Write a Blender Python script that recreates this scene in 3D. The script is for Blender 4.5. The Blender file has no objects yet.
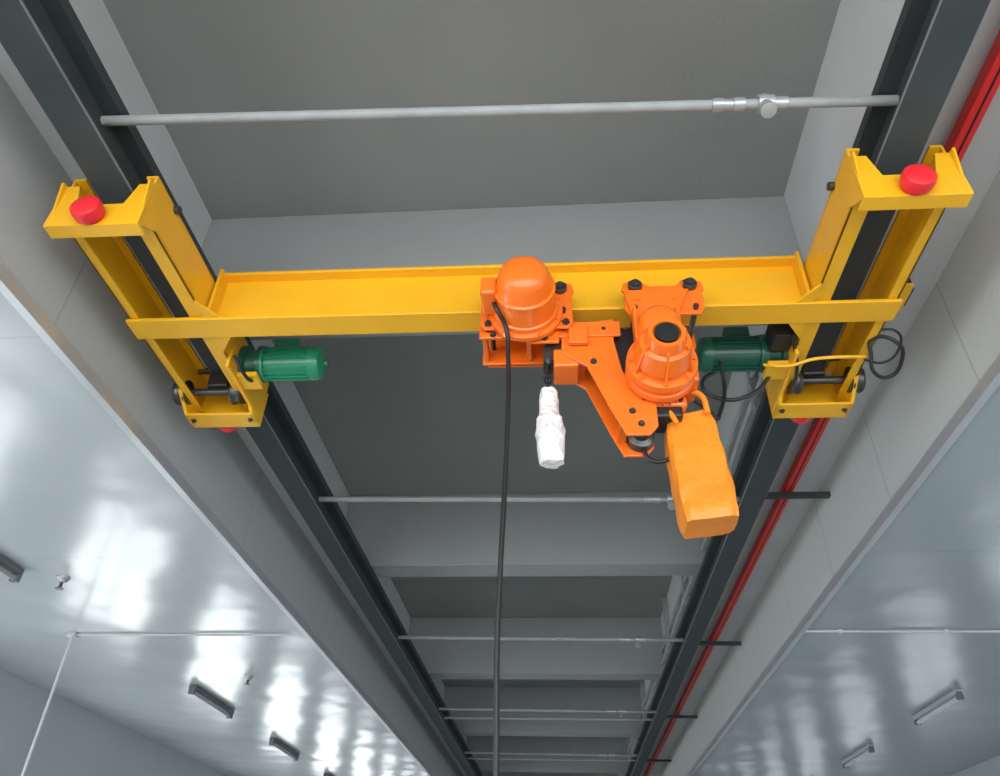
import bpy, bmesh, math, random
from mathutils import Vector, Matrix
random.seed(4)
EYE=1.6   # eye height of the photographer; the z values below are relative to it
S=bpy.context.scene
COL=S.collection
def W(p): return Vector((p[0],p[1],p[2]+EYE))

# ---------------- materials ----------------
def mat(name,col,rough=.5,metal=0.,var=.12,vscale=3.,bump=0.,bscale=30.,coat=0.,emit=None,spec=.5):
    m=bpy.data.materials.new(name); m.use_nodes=True
    nt=m.node_tree; b=nt.nodes['Principled BSDF']
    tc=nt.nodes.new('ShaderNodeTexCoord')
    n=nt.nodes.new('ShaderNodeTexNoise'); n.inputs['Scale'].default_value=vscale; n.inputs['Detail'].default_value=6
    nt.links.new(tc.outputs['Object'],n.inputs['Vector'])
    r=nt.nodes.new('ShaderNodeValToRGB')
    r.color_ramp.elements[0].position=.3; r.color_ramp.elements[1].position=.7
    r.color_ramp.elements[0].color=[c*(1-var) for c in col]+[1]
    r.color_ramp.elements[1].color=[min(1,c*(1+var)) for c in col]+[1]
    nt.links.new(n.outputs['Fac'],r.inputs['Fac']); nt.links.new(r.outputs['Color'],b.inputs['Base Color'])
    b.inputs['Roughness'].default_value=rough; b.inputs['Metallic'].default_value=metal
    b.inputs['Coat Weight'].default_value=coat; b.inputs['Specular IOR Level'].default_value=spec
    if bump>0:
        n2=nt.nodes.new('ShaderNodeTexNoise'); n2.inputs['Scale'].default_value=bscale; n2.inputs['Detail'].default_value=3
        nt.links.new(tc.outputs['Object'],n2.inputs['Vector'])
        bp=nt.nodes.new('ShaderNodeBump'); bp.inputs['Strength'].default_value=bump; bp.inputs['Distance'].default_value=.02
        nt.links.new(n2.outputs['Fac'],bp.inputs['Height']); nt.links.new(bp.outputs['Normal'],b.inputs['Normal'])
    if emit:
        b.inputs['Emission Color'].default_value=(*emit[0],1); b.inputs['Emission Strength'].default_value=emit[1]
    return m
M={}
M['slab']=mat('slab_grey_paint',(.255,.265,.255),.8,var=.10,vscale=.8,bump=.15,bscale=60)
M['beam']=mat('beam_grey_paint',(.30,.315,.31),.8,var=.07,vscale=1.2,bump=.15,bscale=60)
M['sidebeam']=mat('side_beam_light_paint',(.55,.57,.57),.75,var=.05,vscale=1.5,bump=.1,bscale=60)
M['yellow']=mat('yellow_enamel',(.88,.455,.012),.38,var=.04,vscale=4,bump=.05,bscale=80,coat=.2)
M['orange']=mat('orange_enamel',(.92,.175,.010),.34,var=.05,vscale=6,bump=.06,bscale=60,coat=.35)
M['bag']=mat('orange_nylon',(.93,.28,.02),.36,var=.08,vscale=8,bump=.6,bscale=11)
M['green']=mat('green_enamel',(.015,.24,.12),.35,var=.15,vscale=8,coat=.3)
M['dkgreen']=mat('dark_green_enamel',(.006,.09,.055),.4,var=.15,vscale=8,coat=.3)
M['red']=mat('red_rubber',(.80,.02,.03),.4,var=.08,vscale=9)
M['redbar']=mat('red_pvc',(.80,.02,.02),.4,var=.06)
M['black']=mat('black_rubber',(.012,.012,.013),.45,var=.2)
M['rail']=mat('rail_dark_steel_paint',(.045,.055,.058),.55,var=.12,vscale=3,bump=.05,spec=.3)
M['railface']=mat('rail_flange_paint',(.055,.068,.072),.55,var=.12,vscale=5,spec=.3)
M['railedge']=mat('rail_edge_worn',(.25,.27,.27),.4,metal=.2,var=.12,vscale=5)
M['steel']=mat('dark_steel',(.10,.10,.10),.35,metal=.8,var=.2,vscale=12)
M['zinc']=mat('zinc_steel',(.45,.46,.46),.35,metal=.5,var=.1,vscale=12)
M['pipe']=mat('pipe_grey_paint',(.33,.345,.34),.5,var=.12,vscale=5)
M['conduit']=mat('conduit_grey_pvc',(.50,.53,.54),.45,var=.04)
M['white']=mat('white_plastic',(.70,.71,.71),.4,var=.04)
M['wrap']=mat('white_foil_wrap',(.88,.85,.85),.4,var=.08,vscale=20,bump=1.0,bscale=35)
M['trim']=mat('aluminium_trim',(.64,.66,.68),.3,metal=.5,var=.05)
M['floor']=mat('floor_epoxy',(.50,.51,.49),.35,var=.08,vscale=.6)
M['wall']=mat('wall_white_panel',(.44,.48,.51),.4,var=.04,vscale=.7)
M['glass']=mat('window_daylight',(.9,.95,1.),.3,emit=((.92,.97,1.),4.9))
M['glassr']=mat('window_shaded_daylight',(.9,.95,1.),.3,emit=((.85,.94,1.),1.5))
M['lampbody']=mat('lamp_body_grey',(.13,.14,.15),.45,var=.1)

def panel(name,col,rough,axis,pitch,dark=.75,bumps=.05,bscale=1.2,width=.012,coat=.6):
    """sandwich panel sheet: joints every `pitch` metres along `axis`"""
    m=bpy.data.materials.new(name); m.use_nodes=True
    nt=m.node_tree; b=nt.nodes['Principled BSDF']; L=nt.links.new
    tc=nt.nodes.new('ShaderNodeTexCoord'); sp=nt.nodes.new('ShaderNodeSeparateXYZ'); L(tc.outputs['Object'],sp.inputs[0])
    d=nt.nodes.new('ShaderNodeMath'); d.operation='DIVIDE'; d.inputs[1].default_value=pitch; L(sp.outputs[axis],d.inputs[0])
    f=nt.nodes.new('ShaderNodeMath'); f.operation='FRACT'; L(d.outputs[0],f.inputs[0])
    c=nt.nodes.new('ShaderNodeMath'); c.operation='COMPARE'; c.inputs[1].default_value=.5; c.inputs[2].default_value=width/pitch/2; L(f.outputs[0],c.inputs[0])
    n=nt.nodes.new('ShaderNodeTexNoise'); n.inputs['Scale'].default_value=bscale; n.inputs['Detail'].default_value=1.5; L(tc.outputs['Object'],n.inputs['Vector'])
    mx=nt.nodes.new('ShaderNodeMix'); mx.data_type='RGBA'
    mx.inputs['A'].default_value=(*col,1); mx.inputs['B'].default_value=(*[q*dark for q in col],1)
    L(c.outputs[0],mx.inputs['Factor']); L(mx.outputs['Result'],b.inputs['Base Color'])
    b.inputs['Roughness'].default_value=rough
    bp=nt.nodes.new('ShaderNodeBump'); bp.inputs['Strength'].default_value=bumps; bp.inputs['Distance'].default_value=.1
    L(n.outputs['Fac'],bp.inputs['Height']); L(bp.outputs['Normal'],b.inputs['Normal'])
    b.inputs['Coat Weight'].default_value=coat; b.inputs['Coat Roughness'].default_value=rough*.6; L(bp.outputs['Normal'],b.inputs['Coat Normal'])
    return m
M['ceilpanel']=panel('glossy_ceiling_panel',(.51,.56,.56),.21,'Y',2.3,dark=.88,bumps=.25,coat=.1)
M['ceilpanelr']=panel('glossy_ceiling_panel_dimmed',(.35,.405,.425),.24,'Y',2.3,dark=.88,bumps=.25,coat=.08)  # right side's dimmer reflections are put into a darker base colour
M['bulk']=panel('bulkhead_panel',(.47,.49,.49),.5,'Y',2.3,dark=.8,bumps=.05,coat=.1)
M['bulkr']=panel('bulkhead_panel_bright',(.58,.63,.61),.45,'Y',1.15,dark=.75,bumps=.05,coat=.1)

# ---------------- geometry helpers ----------------
def empty(name,p=(0,0,0)):
    e=bpy.data.objects.new(name,None); e.location=W(p); e.empty_display_size=.1; COL.objects.link(e); return e
def finish(bm,name,m,parent=None,bevel=0.,smooth=False,seg=2):
    bmesh.ops.recalc_face_normals(bm,faces=bm.faces)
    c=Vector((0,0,0))
    for v in bm.verts: c+=v.co
    c/=len(bm.verts)
    for v in bm.verts: v.co-=c
    me=bpy.data.meshes.new(name); bm.to_mesh(me); bm.free()
    me.materials.append(M[m])
    o=bpy.data.objects.new(name,me); COL.objects.link(o)
    o.location=c+Vector((0,0,EYE))
    if parent:
        o.parent=parent; o.location=o.location-parent.location
    if smooth:
        for p in me.polygons: p.use_smooth=True
        md=o.modifiers.new('es','EDGE_SPLIT'); md.split_angle=math.radians(38)
    if bevel>0:
        md=o.modifiers.new('bv','BEVEL'); md.width=bevel; md.segments=seg; md.limit_method='ANGLE'
    return o
def addbox(bm,x0,x1,y0,y1,z0,z1):
    vs=[bm.verts.new((x,y,z)) for x in (x0,x1) for y in (y0,y1) for z in (z0,z1)]
    for f in ((0,1,3,2),(4,6,7,5),(0,4,5,1),(2,3,7,6),(0,2,6,4),(1,5,7,3)): bm.faces.new([vs[i] for i in f])
def box(name,x0,x1,y0,y1,z0,z1,m,parent=None,bevel=0.):
    bm=bmesh.new(); addbox(bm,min(x0,x1),max(x0,x1),y0,y1,z0,z1); return finish(bm,name,m,parent,bevel)
def boxes(name,lst,m,parent=None,bevel=0.):
    bm=bmesh.new()
    for b in lst: addbox(bm,min(b[0],b[1]),max(b[0],b[1]),*b[2:])
    return finish(bm,name,m,parent,bevel)
def addlathe(bm,o,d,prof,n=32):
    d=Vector(d).normalized(); o=Vector(o)
    u=d.orthogonal().normalized(); w=d.cross(u)
    rings=[]
    for (t,r) in prof:
        if r<1e-5: rings.append([bm.verts.new(o+d*t)]); continue
        rings.append([bm.verts.new(o+d*t+(u*math.cos(a)+w*math.sin(a))*r) for a in [2*math.pi*i/n for i in range(n)]])
    for a,b in zip(rings,rings[1:]):
        for i in range(n):
            j=(i+1)%n
            if len(a)==1 and len(b)==1: continue
            if len(a)==1: bm.faces.new((a[0],b[i],b[j]))
            elif len(b)==1: bm.faces.new((a[i],a[j],b[0]))
            else: bm.faces.new((a[i],a[j],b[j],b[i]))
    if len(rings[0])>1: bm.faces.new(rings[0])
    if len(rings[-1])>1: bm.faces.new(rings[-1])
def lathe(name,o,d,prof,m,parent=None,n=32):
    bm=bmesh.new(); addlathe(bm,o,d,prof,n); return finish(bm,name,m,parent,smooth=True)
def cyl(name,a,b,r,m,parent=None,n=20):
    a=Vector(a);b=Vector(b); return lathe(name,a,b-a,[(0,r),((b-a).length,r)],m,parent,n)
def prism(name,pts,axis,a0,a1,m,parent=None,bevel=0.):
    bm=bmesh.new()
    def mk(p,a):
        if axis=='y': return (p[0],a,p[1])
        if axis=='x': return (a,p[0],p[1])
        return (p[0],p[1],a)
    A=[bm.verts.new(mk(p,a0)) for p in pts]; B=[bm.verts.new(mk(p,a1)) for p in pts]
    bm.faces.new(A); bm.faces.new(B)
    n=len(pts)
    for i in range(n): bm.faces.new((A[i],A[(i+1)%n],B[(i+1)%n],B[i]))
    return finish(bm,name,m,parent,bevel)
def tube(name,pts,r,m,parent=None,cyclic=False):
    cu=bpy.data.curves.new(name,'CURVE'); cu.dimensions='3D'; cu.bevel_depth=r; cu.bevel_resolution=4; cu.resolution_u=10; cu.use_fill_caps=True
    s=cu.splines.new('BEZIER'); s.bezier_points.add(len(pts)-1); s.use_cyclic_u=cyclic
    base=W(pts[0])
    for bpnt,p in zip(s.bezier_points,pts):
        bpnt.co=W(p)-base; bpnt.handle_left_type=bpnt.handle_right_type='AUTO'
    tmp=bpy.data.objects.new(name+'_t',cu); COL.objects.link(tmp)
    bpy.context.view_layer.update()
    me=bpy.data.meshes.new_from_object(tmp.evaluated_get(bpy.context.evaluated_depsgraph_get()))
    bpy.data.objects.remove(tmp)
    me.materials.clear(); me.materials.append(M[m])
    for p in me.polygons: p.use_smooth=True
    o=bpy.data.objects.new(name,me); COL.objects.link(o); o.location=base
    if parent: o.parent=parent; o.location=base-parent.location
    return o
def bolts(name,pts,d,r,h,m,parent):
    bm=bmesh.new()
    for p in pts: addlathe(bm,p,d,[(0,r*1.5),(h*.25,r*1.5),(h*.26,r),(h,r)],6)
    return finish(bm,name,m,parent)

# ---------------- building shell ----------------
Y0,Y1=-3.5,38.
ZR=3.4; ZB=2.68; ZC=2.0
XL,XR=-2.02,1.31        # inner faces of the side beams
BL,BR=-2.14,1.91        # bulkheads either side of the slot
HL,HR=-5.6,5.6
box('floor',HL,HR,Y0,Y1,-EYE-.1,-EYE,'floor')
box('roof_slab',HL,HR,Y0,Y1,ZR,ZR+.15,'slab')
box('side_beam',-2.7,XL,Y0,Y1,ZB,ZR,'sidebeam')
box('side_beam.001',XR,2.4,Y0,Y1,ZB,ZR,'sidebeam')
y=2.89-3.5; k=0
while y<Y1-.5:
    box('cross_beam'+('' if k==0 else '.%03d'%k),XL,XR,y,y+.28,ZB,ZR,'beam',bevel=.006); y+=3.5; k+=1
box('bulkhead_left',BL-.06,BL,Y0,Y1,ZC+.05,ZB-.003,'bulk')
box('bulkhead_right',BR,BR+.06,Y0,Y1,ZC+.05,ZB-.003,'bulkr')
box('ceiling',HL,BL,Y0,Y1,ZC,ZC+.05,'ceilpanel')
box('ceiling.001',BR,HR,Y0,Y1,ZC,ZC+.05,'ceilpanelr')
boxes('trim_1',[(BL-.03,BL+.012,Y0,Y1,ZC-.008,ZC),(BL,BL+.012,Y0,Y1,ZC,ZC+.055)],'trim')
boxes('trim_2',[(BR-.012,BR+.03,Y0,Y1,ZC-.008,ZC),(BR-.012,BR,Y0,Y1,ZC,ZC+.055)],'trim')
def hallwall(name,x0,x1,wins,z0,z1):
    bm=bmesh.new()
    addbox(bm,x0,x1,Y0,Y1,-EYE,z0); addbox(bm,x0,x1,Y0,Y1,z1,ZC)
    y=Y0
    for a,b in wins: addbox(bm,x0,x1,y,a,z0,z1); y=b
    addbox(bm,x0,x1,y,Y1,z0,z1)
    return finish(bm,name,'wall')
winsL=[(c-1.0,c+1.0) for c in [-1.7+3.5*i for i in range(11)]]
hallwall('wall_left',HL-.15,HL,winsL,-.6,1.0)
hallwall('wall_right',HR,HR+.15,winsL,-.6,1.0)
wn=0
for xs in (HL-.10,HR+.10):
    for a,b in winsL:
        wn+=1
        e=empty('window_%d'%wn,(xs,(a+b)/2,.2))
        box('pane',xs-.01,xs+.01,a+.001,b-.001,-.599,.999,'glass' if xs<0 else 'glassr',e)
        s=1 if xs<0 else -1
        boxes('frame',[(xs+s*.02,xs+s*.06,a,a+.05,-.6,1.),(xs+s*.02,xs+s*.06,b-.05,b,-.6,1.),(xs+s*.02,xs+s*.06,(a+b)/2-.03,(a+b)/2+.03,-.6,1.),
                (xs+s*.02,xs+s*.06,a,b,-.6,-.55),(xs+s*.02,xs+s*.06,a,b,.95,1.)],'trim',e)
box('wall_far',HL,HR,Y1,Y1+.1,-EYE,ZR,'wall')

# ---------------- ceiling fittings ----------------
k=0
for sx in (-1,1):
    for yc in (4.25,8.4,11.0,13.7,16.4,19.1,21.8):
        xx=3.8 if sx>0 else -3.82
        e=empty('batten_lamp'+('' if k==0 else '.%03d'%k),(xx,yc,ZC)); k+=1
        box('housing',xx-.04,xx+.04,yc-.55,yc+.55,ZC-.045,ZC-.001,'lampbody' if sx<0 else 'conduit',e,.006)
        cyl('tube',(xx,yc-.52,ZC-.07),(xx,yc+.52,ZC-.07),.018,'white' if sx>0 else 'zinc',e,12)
        boxes('end_caps',[(xx-.03,xx+.03,yc-.56,yc-.52,ZC-.095,ZC-.02),(xx-.03,xx+.03,yc+.52,yc+.56,ZC-.095,ZC-.02)],'lampbody',e,.004)
def detector(name,x,y):
    e=empty(name,(x,y,ZC))
    lathe('base',(x,y,ZC-.001),(0,0,-1),[(0,.045),(.012,.045),(.02,.035),(.035,.03),(.045,0)],'zinc',e,20)
    lathe('nozzle',(x,y,ZC-.03),(0,0,-1),[(0,.012),(.05,.012),(.052,.03),(.057,.03),(.058,0)],'steel',e,12)
for i,(x,y_) in enumerate([(-3.58,4.95),(-3.1,7.5),(3.6,6.1)]): detector('sprinkler_head'+('' if i==0 else '.%03d'%i),x,y_)
e=empty('wall_conduit',(-4.2,6.2,ZC))
tube('run',[(BL-.15,6.2,ZC-.013),(-3.2,6.2,ZC-.013),(-4.18,6.2,ZC-.013)],.010,'conduit',e)
cyl('drop',(-4.2,6.2,ZC-.01),(-4.2,6.2,-.6),.013,'conduit',e,12)
box('box',-4.24,-4.16,6.165,6.235,ZC-.035,ZC-.001,'conduit',e,.006)
box('switch_box',-4.27,-4.13,6.15,6.25,-.75,-.55,'conduit',e,.006)
e=empty('ceiling_conduit',(3.,6.1,ZC))
cyl('run',(BR+.02,6.1,ZC-.013),(5.5,6.1,ZC-.013),.010,'conduit',e,12)
boxes('clips',[(x-.015,x+.015,6.085,6.115,ZC-.027,ZC-.001) for x in (2.2,3.0,3.8,4.6,5.4)],'conduit',e)

# ---------------- rails ----------------
RX=[-1.775,1.315]; FH=.075; ZF=2.40
for i,cx in enumerate(RX):
    e=empty('crane_rail'+('' if i==0 else '.001'),(cx,10,ZF))
    bm=bmesh.new()
    addbox(bm,cx-.005,cx+.005,Y0,Y1,ZF+.014,2.60)
    addbox(bm,cx-FH,cx+FH,Y0,Y1,2.60,2.613)
    finish(bm,'web','rail',e)
    box('bottom_flange',cx-FH,cx+FH,Y0,Y1,ZF,ZF+.014,'railface',e,.003)
    boxes('flange_edge',[(cx+q*(FH-.002),cx+q*(FH+.0015),Y0,Y1,ZF+.001,ZF+.013) for q in (-1,1)],'railedge',e)
    box('top_packing',cx-.06,cx+.06,Y0,Y1,2.613,ZB-.002,'rail',e)
    if i:
        boxes('support_arms',[(cx+.02,BR-.002,y_,y_+.04,2.53,2.565) for y_ in [4.85+3.35*q for q in range(9)]],'rail',e)
e=empty('conductor_bar',(1.63,10,2.6))
boxes('bar',[(1.600,1.665,Y0,Y1,2.575,2.635)],'redbar',e,.006)
boxes('slot',[(1.63,1.637,Y0,Y1,2.571,2.576)],'black',e)
boxes('hangers',[(1.62,1.65,y_,y_+.03,2.635,ZB-.002) for y_ in [.9+1.75*i for i in range(20)]],'zinc',e)

# ---------------- tie pipes between the rails ----------------
for k in range(10):
    ya=1.665+3.215*k; yb=ya+.085; zp=2.57
    e=empty('cross_pipe'+('' if k==0 else '.%03d'%k),(0,ya,zp))
    xa,xb=RX[0]+.008,RX[1]-.008
    P=lambda x: (x,ya+(yb-ya)*(x-xa)/(xb-xa),zp)
    D=(xb-xa,yb-ya,0)
    cyl('pipe',P(xa),P(xb),.020,'pipe',e,16)
    lathe('coupling',P(.62),D,[(0,.020),(0,.026),(.04,.026),(.04,.022),(.08,.022),(.08,.027),(.12,.027),(.12,.015),(.17,.015),(.17,.034),(.19,.038),(.23,.034),(.23,.026),(.28,.026),(.28,.020)],'zinc',e,16)
    lathe('valve',P(.815),(0,-.3,-1),[(0,.026),(.045,.026),(.045,.018),(.06,.018),(.065,.030),(.080,.030),(.087,0)],'zinc',e,12)
    if k>=3:
        cyl('branch',(xa,ya+.55,zp),(xb,ya+.55,zp),.018,'pipe',e,12)
for b in range(1,9):
    ys=2.89+3.5*(b-1)+.30; ye=ys+3.18
    e=empty('side_conduit'+('' if b==1 else '.%03d'%(b-1)),(1.27,ys,2.8))
    for i,z in enumerate((2.80,2.95)):
        cyl('run_%d'%i,(1.27,ys,z),(1.27,ye,z),.017,'pipe',e,12)
    boxes('posts',[(1.25,1.308,y_,y_+.05,2.70,3.38) for y_ in (ys+.8,ys+2.4)],'zinc',e)

# ---------------- overhead crane ----------------
cr=empty('overhead_travelling_crane',(-.2,2.54,2.4))
GY0,GY1=2.48,2.60
CL,CR=-1.775,1.305
box('girder_web',-1.59,1.12,2.533,2.547,2.25,2.525,'yellow',cr)
box('girder_top_flange',-1.59,1.12,GY0,GY1,2.518,2.536,'yellow',cr,.003)
box('girder_bottom_flange',-1.965,1.495,GY0-.01,GY1,2.228,2.246,'yellow',cr,.003)
for i,x in enumerate((-1.58,1.11)):
    box('girder_end_plate_%d'%i,x-.008,x+.008,GY0-.02,GY1+.02,2.235,2.54,'yellow',cr)
def truck(tag,cx,s):
    hw=.178; y0,y1=1.85,3.28
    for nm,q,fl in (('inner',s,.070),('outer',-s,.045)):
        xo=cx+q*hw
        bm=bmesh.new()
        for a in ((xo,xo-q*.010,y0,y1,2.25,2.46),(xo,xo-q*fl,y0,y1,2.25,2.262),(xo,xo-q*.05,y0,y1,2.45,2.462)):
            addbox(bm,min(a[0],a[1]),max(a[0],a[1]),*a[2:])
        finish(bm,tag+nm+'_channel','yellow',cr,.002)
    zb=2.172; zn=2.28
    # U-shaped near end plate: the rail passes through the notch
    U=[(cx-.19,zb),(cx+.19,zb),(cx+.185,2.395),(cx+.125,2.395),(cx+.095,zn),(cx-.095,zn),(cx-.125,2.395),(cx-.185,2.395)]
    bm=bmesh.new()
    idx=[(0,1,4,5),(1,2,3,4),(0,5,6,7)]
    A=[bm.verts.new((p[0],y0-.014,p[1])) for p in U]; B=[bm.verts.new((p[0],y0,p[1])) for p in U]
    for f in idx: bm.faces.new([A[i] for i in f]); bm.faces.new([B[i] for i in reversed(f)])
    for i in range(8): bm.faces.new((A[i],A[(i+1)%8],B[(i+1)%8],B[i]))
    finish(bm,tag+'near_plate','yellow',cr)
    box(tag+'near_plate_lip',cx-.19,cx+.19,y0-.014,y0+.05,zb-.01,zb+.003,'yellow',cr,.002)
    for q in (-1,1):
        prism(tag+'near_gusset_%d'%q,[(y0,zb),(y0+.11,2.25),(y0+.11,2.395),(y0,2.395)],'x',cx+q*.173,cx+q*.185,'yellow',cr)
        prism(tag+'near_wing_%d'%q,[(y0-.04,2.39),(y0,zb),(y0,2.395)],'x',cx+q*.175,cx+q*.185,'yellow',cr)
    box(tag+'far_plate',cx-.185,cx+.185,y1,y1+.014,2.19,2.395,'yellow',cr,.003)
    box(tag+'far_bottom_plate',cx-.185,cx+.185,y1-.11,y1+.014,2.18,2.194,'yellow',cr,.003)
    for q in (-1,1):
        prism(tag+'far_gusset_%d'%q,[(y1-.25,2.25),(y1-.11,2.18),(y1,2.18),(y1,2.25)],'x',cx+q*.168,cx+q*.185,'yellow',cr)
    bp=[(0,.045),(.012,.045),(.014,.056),(.045,.060),(.060,.056),(.066,.045),(.068,0)]
    lathe(tag+'bumper_near',(cx-.005,y0-.014,2.205),(0,-1,0),bp,'red',cr)
    lathe(tag+'bumper_far',(cx-.02,y1+.014,2.24),(0,1,0),bp,'red',cr)
    wp=[(0,.055),(.012,.055),(.012,.045),(.04,.043),(.045,.02)]
    for yw in (2.02,3.14):
        for q in (-1,1):
            lathe(tag+'wheel',(cx+q*.08,yw,ZF+.072),(-q,0,0),wp,'steel',cr,24)
            cyl(tag+'wheel_axle',(cx+q*.07,yw,ZF+.05),(cx+q*.2,yw,ZF+.05),.018,'steel',cr,12)
    gp=[(0,.03),(0,.066),(.01,.070),(.02,.064),(.04,.064),(.05,.070),(.06,.066),(.06,.025),(.075,.022),(.075,0)]
    for q,x in ((s,cx+s*.075),(-s,cx-s*.165)):
        lathe(tag+'guide_roller',(x,3.11,2.285),(q,0,0),gp,'steel',cr,24)
    cyl(tag+'guide_shaft',(cx-s*.2,3.11,2.285),(cx+s*.13,3.11,2.285),.02,'steel',cr,14)
    box(tag+'roller_block',cx-.06,cx+.05,3.07,3.17,2.30,2.38,'steel',cr,.006)
    bolts(tag+'bolts_b',[(cx+q*.155,3.22,2.18) for q in (-1,1)],(0,0,-1),.010,.012,'steel',cr)
    prism(tag+'corner_gusset',[(cx+s*.178,2.36),(cx+s*.178,2.49),(cx+s*.27,2.49)],'z',2.236,2.248,'yellow',cr)
    prism(tag+'corner_gusset_b',[(cx+s*.178,2.72),(cx+s*.178,2.59),(cx+s*.27,2.59)],'z',2.236,2.248,'yellow',cr)
    box(tag+'motor_bracket',cx+s*.172,cx+s*.19,2.78,3.26,2.20,2.44,'yellow',cr,.004)
    ym,zm=2.94,2.33; x0=cx+s*.19
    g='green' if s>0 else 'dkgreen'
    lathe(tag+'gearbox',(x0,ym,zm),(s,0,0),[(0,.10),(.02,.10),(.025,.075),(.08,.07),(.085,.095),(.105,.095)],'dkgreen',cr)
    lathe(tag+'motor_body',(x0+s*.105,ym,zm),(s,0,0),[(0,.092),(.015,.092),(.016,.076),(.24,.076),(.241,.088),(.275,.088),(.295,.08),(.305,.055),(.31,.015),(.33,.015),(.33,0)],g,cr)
    bm=bmesh.new()
    for a in range(20):
        an=2*math.pi*a/20
        c,sn=math.cos(an),math.sin(an)
        r0,r1,t=.073,.088,.002
        vs=[]
        for xx in (x0+s*.12,x0+s*.345):
            for rr,tt in ((r0,-t),(r0,t),(r1,t),(r1,-t)):
                vs.append(bm.verts.new((xx,ym+rr*c-tt*sn,zm+rr*sn+tt*c)))
        for f in ((0,1,2,3),(7,6,5,4),(0,4,5,1),(1,5,6,2),(2,6,7,3),(3,7,4,0)): bm.faces.new([vs[i] for i in f])
    finish(bm,tag+'motor_fins',g,cr)
    box(tag+'terminal_box',x0+s*.15,x0+s*.27,ym-.05,ym+.05,zm+.075,zm+.135,g,cr,.006)
    box(tag+'motor_foot',x0+s*.0,x0+s*.10,ym-.06,ym+.06,zm-.115,zm-.09,'yellow',cr,.003)
truck('left_truck_',CL,1)
truck('right_truck_',CR,-1)
tube('cable_loop',[(1.46,2.75,2.25),(1.55,2.72,2.20),(1.585,2.80,2.16),(1.55,2.88,2.13),(1.48,2.86,2.14),(1.46,2.80,2.2)],.009,'black',cr,True)
tube('cable_loop_thin',[(1.45,2.70,2.26),(1.55,2.69,2.24),(1.57,2.76,2.20),(1.52,2.82,2.17),(1.44,2.84,2.2)],.006,'black',cr)
tube('cable_yellow',[(1.00,2.9,2.23),(1.10,2.86,2.19),(1.20,2.82,2.195),(1.32,2.80,2.19),(1.45,2.83,2.21)],.008,'yellow',cr)
tube('cable_motor',[(.96,2.95,2.45),(.83,3.0,2.30),(.72,3.0,2.18),(.80,3.02,2.12),(.95,3.0,2.13),(1.06,2.98,2.24)],.010,'black',cr)
tube('cable_black',[(1.10,2.72,2.26),(1.15,2.9,2.2),(1.17,3.05,2.22),(1.18,3.2,2.3)],.010,'black',cr)
tube('cable_left',[(-1.56,2.76,2.25),(-1.53,2.84,2.2),(-1.52,2.93,2.22),(-1.50,2.98,2.3)],.009,'black',cr)
box('junction_box',1.02,1.11,2.72,2.84,2.26,2.38,'black',cr,.006)
prism('collector_bracket',[(1.48,2.60),(1.60,2.78),(1.65,2.78),(1.65,2.60)],'z',2.44,2.455,'yellow',cr)
box('collector_shoe',1.60,1.67,2.64,2.76,2.455,2.566,'black',cr,.004)

# ---------------- electric chain hoist ----------------
h=empty('electric_chain_hoist',(.2,2.54,2.0))
def trolley(tag,xa,xb,z0,z1):
    for y_ in (2.405,2.663):
        prism(tag+'side_plate',[(xa+.03,z0),(xb-.03,z0),(xb-.01,z0+.03),(xb-.012,z1-.07),(xb,z1-.05),(xb-.01,z1-.01),(xb-.04,z1),(xb-.09,z1-.005),(xb-.12,z1-.03),(xa+.12,z1-.03),(xa+.09,z1-.005),(xa+.04,z1),(xa+.01,z1-.01),(xa,z1-.05),(xa+.012,z1-.07),(xa+.01,z0+.03)],'y',y_,y_+.012,'orange',h,.002)
    for x in (xa+.06,xb-.06):
        for y_,d in ((2.418,1),(2.662,-1)):
            lathe(tag+'wheel',(x,y_,2.298),(0,d,0),[(0,.046),(.012,.046),(.014,.045),(.055,.043),(.06,.02)],'steel',h,24)
            lathe(tag+'hub',(x,y_-d*.012,2.29),(0,-d,0),[(0,.03),(.02,.03),(.022,.018),(.035,.018),(.036,0)],'steel',h,16)
    for x in (xa+.05,xb-.05):
        cyl(tag+'tie_bolt',(x,2.385,2.16),(x,2.70,2.16),.012,'steel',h,12)
trolley('drive_trolley_',-.325,.09,2.07,2.33)
trolley('idle_trolley_',.295,.65,2.13,2.325)
bolts('drive_plate_bolts',[(-.28,2.405,2.10),(.05,2.405,2.10)],(0,-1,0),.012,.014,'steel',h)
lathe('traverse_motor',(-.12,2.405,2.155),(0,-1,0),[(0,.158),(.022,.158),(.026,.140),(.05,.138),(.054,.130),(.15,.122),(.153,.129),(.166,.129),(.17,.118),(.225,.104),(.25,.094),(.262,.078),(.27,.05),(.272,0)],'orange',h,40)
bolts('motor_bolts',[(-.12+.148*math.cos(a),2.383,2.155+.148*math.sin(a)) for a in [math.pi*(i+.5)/4 for i in range(8)]],(0,-1,0),.008,.010,'orange',h)
box('motor_terminal_box',-.30,-.235,2.22,2.36,2.11,2.2,'orange',h,.01)
boxes('frame',[(-.32,.28,2.44,2.452,2.05,2.13),(-.32,.28,2.62,2.632,2.05,2.13),(-.31,-.29,2.452,2.62,2.06,2.12),(-.12,-.10,2.452,2.62,2.06,2.12),(.08,.10,2.452,2.62,2.06,2.12)],'orange',h,.003)
boxes('frame_feet',[(-.31,-.20,2.425,2.44,2.04,2.07),(-.10,.02,2.425,2.44,2.01,2.07),(.06,.14,2.42,2.44,2.0,2.10)],'orange',h,.004)
bolts('frame_bolts',[(x,2.44,z) for x in (-.28,-.18,-.06,.04,.13) for z in (2.095,)]+[(-.26,2.425,2.055),(-.04,2.425,2.03)],(0,-1,0),.010,.012,'steel',h)
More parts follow.
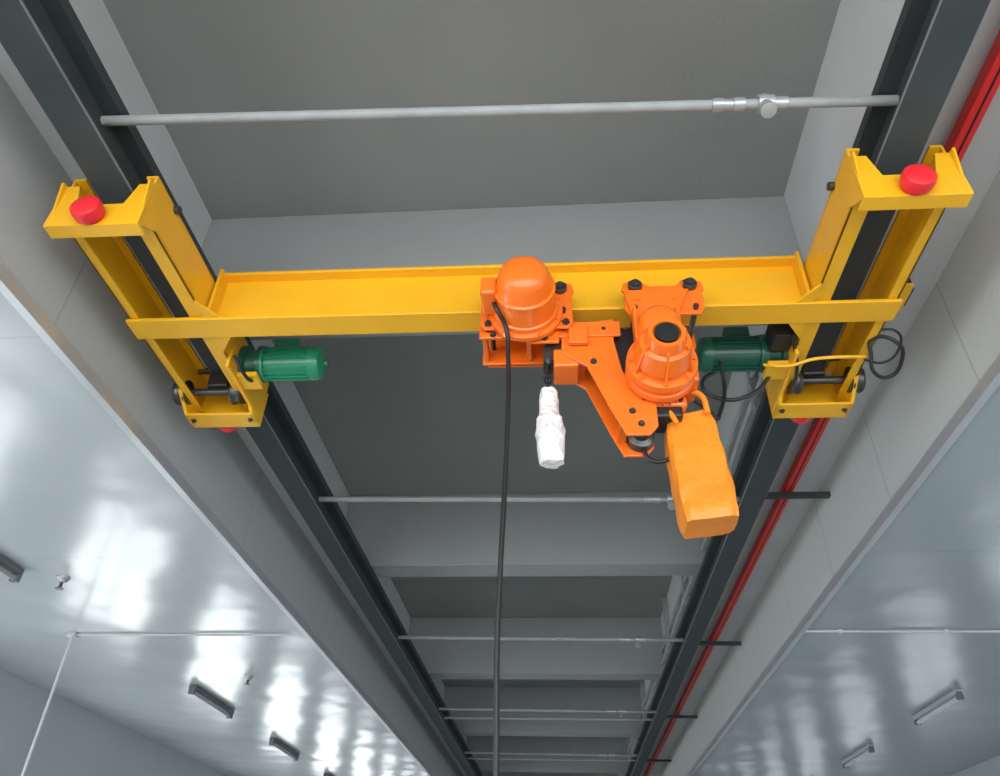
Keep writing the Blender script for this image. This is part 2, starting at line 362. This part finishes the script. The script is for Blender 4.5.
arm=[(.03,2.12),(.255,2.15),(.25,2.03),(.275,1.87),(.33,1.77),(.395,1.70),(.395,1.60),(.36,1.56),(.27,1.56),(.225,1.66),(.13,1.90),(.03,1.97)]
for y_ in (2.45,2.61): prism('swing_arm',arm,'y',y_,y_+.014,'orange',h,.003)
boxes('arm_ribs',[(.10,.13,2.464,2.61,1.96,2.08),(.25,.28,2.464,2.61,1.62,1.68)],'orange',h)
bolts('arm_bolts',[(.21,2.45,2.09),(.16,2.45,1.92),(.33,2.45,1.61),(.30,2.45,1.67)],(0,-1,0),.010,.012,'steel',h)
lathe('chain_sprocket',(.34,2.464,1.63),(0,1,0),[(0,.055),(.04,.055),(.05,.035),(.09,.035),(.1,.055),(.146,.055)],'steel',h,20)
lathe('guide_pulley',(-.0,2.47,2.0),(0,1,0),[(0,.05),(.04,.05),(.05,.035),(.09,.035),(.1,.05),(.14,.05)],'steel',h,20)
box('chain_guide',-.005,.10,2.46,2.60,1.91,2.0,'orange',h,.008)
box('motor_gap_block',.245,.36,2.48,2.62,1.82,2.12,'black',h,.01)
bx,bz=.420,1.835
prism('hanger_lug',[(bx-.12,2.26),(bx+.16,2.26),(bx+.12,2.16),(bx+.085,2.08),(bx+.085,1.88),(bx-.085,1.88),(bx-.085,2.08),(bx-.10,2.16)],'y',2.388,2.403,'orange',h,.003)
boxes('hanger_ribs',[(bx-.095,bx-.08,2.33,2.40,1.90,2.12),(bx+.08,bx+.095,2.33,2.40,1.90,2.12)],'orange',h,.003)
bolts('hanger_bolts',[(bx-.06,2.388,2.20),(bx+.09,2.388,2.20)],(0,-1,0),.009,.010,'orange',h)
lathe('gear_barrel',(bx,2.25,1.985),(0,1,0),[(0,0),(0,.05),(.015,.072),(.05,.084),(.13,.088),(.30,.088),(.32,.07),(.32,0)],'orange',h,32)
lathe('hoist_body',(bx,2.17,bz),(0,1,0),[(0.015,.050),(0,.054),(0,.070),(.02,.076),(.05,.080),(.055,.098),(.14,.112),(.145,.106),(.165,.106),(.17,.138),(.20,.140),(.205,.125),(.23,.125),(.235,.138),(.265,.138),(.27,.122),(.41,.122),(.415,.134),(.44,.134),(.47,.11),(.50,.10),(.505,0)],'orange',h,40)
lathe('shaft_recess',(bx,2.168,bz),(0,1,0),[(0,.046),(.02,.046)],'black',h,24)
def fins(name,n,off,t,secs,m):
    bm=bmesh.new()
    for a in range(n):
        an=2*math.pi*(a+off)/n; c,sn=math.cos(an),math.sin(an)
        vs=[]
        for yy_,r0,r1 in secs:
            for rr,tt in ((r0,-t),(r0,t),(r1,t),(r1,-t)):
                vs.append(bm.verts.new((bx+rr*c-tt*sn,yy_,bz+rr*sn+tt*c)))
        for f in ((0,1,2,3),(7,6,5,4),(0,4,5,1),(1,5,6,2),(2,6,7,3),(3,7,4,0)): bm.faces.new([vs[i] for i in f])
    finish(bm,name,m,h)
fins('body_fins',28,0,.0025,((2.442,.118,.138),(2.58,.118,.138)),'orange')
fins('nose_ribs',6,.5,.005,((2.20,.066,.09),(2.335,.09,.13)),'orange')
bolts('body_bolts',[(bx+.124*math.cos(a),2.34,bz+.124*math.sin(a)) for a in [2*math.pi*i/8 for i in range(8)]],(0,-1,0),.009,.012,'orange',h)
box('side_cover',bx+.10,bx+.15,2.40,2.56,1.78,1.92,'orange',h,.012)
box('chain_outlet',bx-.10,bx+.10,2.46,2.62,1.70,1.75,'orange',h,.012)
box('chain_outlet_throat',bx-.08,bx+.08,2.47,2.60,1.655,1.71,'black',h,.01)
bolts('outlet_bolts',[(bx+q,2.46,1.725) for q in (-.07,0,.07)],(0,-1,0),.009,.010,'steel',h)
tube('power_cable',[(.54,2.56,1.82),(.62,2.60,1.78),(.68,2.70,1.80),(.74,2.85,1.92),(.80,2.92,2.1),(.80,2.9,2.25)],.009,'black',h)
tube('power_cable_low',[(.34,2.6,1.60),(.38,2.6,1.53),(.46,2.58,1.54),(.5,2.58,1.64)],.009,'black',h)
tube('strap',[(.51,2.5,1.80),(.58,2.49,1.77),(.60,2.49,1.68)],.012,'bag',h)
tube('strap_b',[(.44,2.5,1.72),(.45,2.48,1.68),(.47,2.47,1.62)],.011,'bag',h)
# chain bag
bm=bmesh.new()
NS=16; rings=[]
for i in range(NS+1):
    t=i/NS; z=1.70-.47*t
    xc=.530+.030*t; hx=.096+.004*t+.006*math.sin(t*math.pi); hy=.060+.030*t
    if t<.12: hx*=.9+.1*t/.12
    if t>.95: hx*=.95; hy*=.90
    ring=[]
    for j in range(32):
        a=2*math.pi*j/32; c,sn=math.cos(a),math.sin(a)
        px=math.copysign(abs(c)**.28,c)*hx; py=math.copysign(abs(sn)**.28,sn)*hy
        wr=.004*math.sin(9*a+7*t)+.004*math.sin(21*t+3*a)
        ring.append(bm.verts.new((xc+px*(1+wr*5),2.575+py*(1+wr*8),z+.02*(px/hx)*(1-t)+.012*(px/hx)*t)))
    rings.append(ring)
for a,b in zip(rings,rings[1:]):
    for j in range(32): bm.faces.new((a[j],a[(j+1)%32],b[(j+1)%32],b[j]))
bm.faces.new(rings[0]); bm.faces.new(rings[-1])
o=finish(bm,'chain_bag','bag',h,smooth=True); o.modifiers[0].split_angle=math.radians(60)
# load chain + wrapped hook
bm=bmesh.new()
z=2.0; i=0
while z>1.80:
    for s_ in range(14):
        a0=2*math.pi*s_/14; a1=2*math.pi*(s_+1)/14
        def lp(a,b,i=i,z=z):
            r=.014+.0055*math.cos(b); lx=r*math.cos(a); lz=(r+.006)*math.sin(a); d=.0055*math.sin(b)
            return (-.03+(lx if i%2==0 else d),2.54+(d if i%2==0 else lx),z+lz)
        for q in range(6):
            b0=2*math.pi*q/6; b1=2*math.pi*(q+1)/6
            bm.faces.new([bm.verts.new(lp(*c)) for c in ((a0,b0),(a1,b0),(a1,b1),(a0,b1))])
    z-=.026; i+=1
bmesh.ops.remove_doubles(bm,verts=bm.verts,dist=1e-5)
finish(bm,'load_chain','black',h)
bm=bmesh.new()
addlathe(bm,(-.03,2.54,1.845),(0.03,0,-1),[(0,.030),(.02,.036),(.06,.038),(.12,.040),(.145,.048),(.16,.056),(.22,.056),(.29,.054),(.34,.050),(.358,.046),(.362,0)],22)
for v in bm.verts:
    a=math.atan2(v.co.y-2.54,v.co.x+.03); k_=1+.10*math.sin(4*a+v.co.z*40)+.07*math.sin(7*a-v.co.z*63)
    v.co.x=-.03+(v.co.x+.03)*k_; v.co.y=2.54+(v.co.y-2.54)*k_*.8
o=finish(bm,'wrapped_hook','wrap',h,smooth=True); o.modifiers[0].split_angle=math.radians(45)
# pendant cable and control handset hanging from the trolley motor
tube('pendant_cable',[(-.262,2.30,2.16),(-.235,2.29,2.08),(-.20,2.35,2.03),(-.190,2.38,1.9),(-.186,2.385,1.6),(-.192,2.385,1.3),(-.200,2.385,1.0),(-.205,2.385,.75),(-.198,2.385,.4),(-.195,2.385,-.3)],.0095,'black',h)
box('pendant_handset',-.23,-.16,2.36,2.42,-.56,-.3,'yellow',h,.012)
bolts('pendant_buttons',[(-.195,2.36,z) for z in (-.36,-.42,-.48,-.53)],(0,-1,0),.012,.012,'black',h)
# the bridge sits a hair out of square on its rails
for o_ in (cr,):
    o_.location.y+=.016; o_.rotation_euler=(0,0,.007)
h.location.y+=.017; h.rotation_euler=(0,0,.007)

# ---------------- camera ----------------
cam=bpy.data.cameras.new('camera'); co=bpy.data.objects.new('camera',cam); COL.objects.link(co)
R=Vector((.9971,.0731,.0243)).normalized(); F=Vector((-.0735,.8063,.587)).normalized()
Up=R.cross(F).normalized(); R=F.cross(Up)
m=Matrix(((R.x,Up.x,-F.x,0),(R.y,Up.y,-F.y,0),(R.z,Up.z,-F.z,EYE),(0,0,0,1)))
co.matrix_world=m
cam.sensor_width=36; cam.lens=27.0; cam.clip_start=.05; cam.clip_end=200
S.camera=co

# ---------------- light ----------------
w=bpy.data.worlds.new('sky'); S.world=w; w.use_nodes=True
bg=w.node_tree.nodes['Background']; bg.inputs['Color'].default_value=(.95,.97,1,1); bg.inputs['Strength'].default_value=4.4
S.view_settings.view_transform='Standard'
S.view_settings.exposure=0
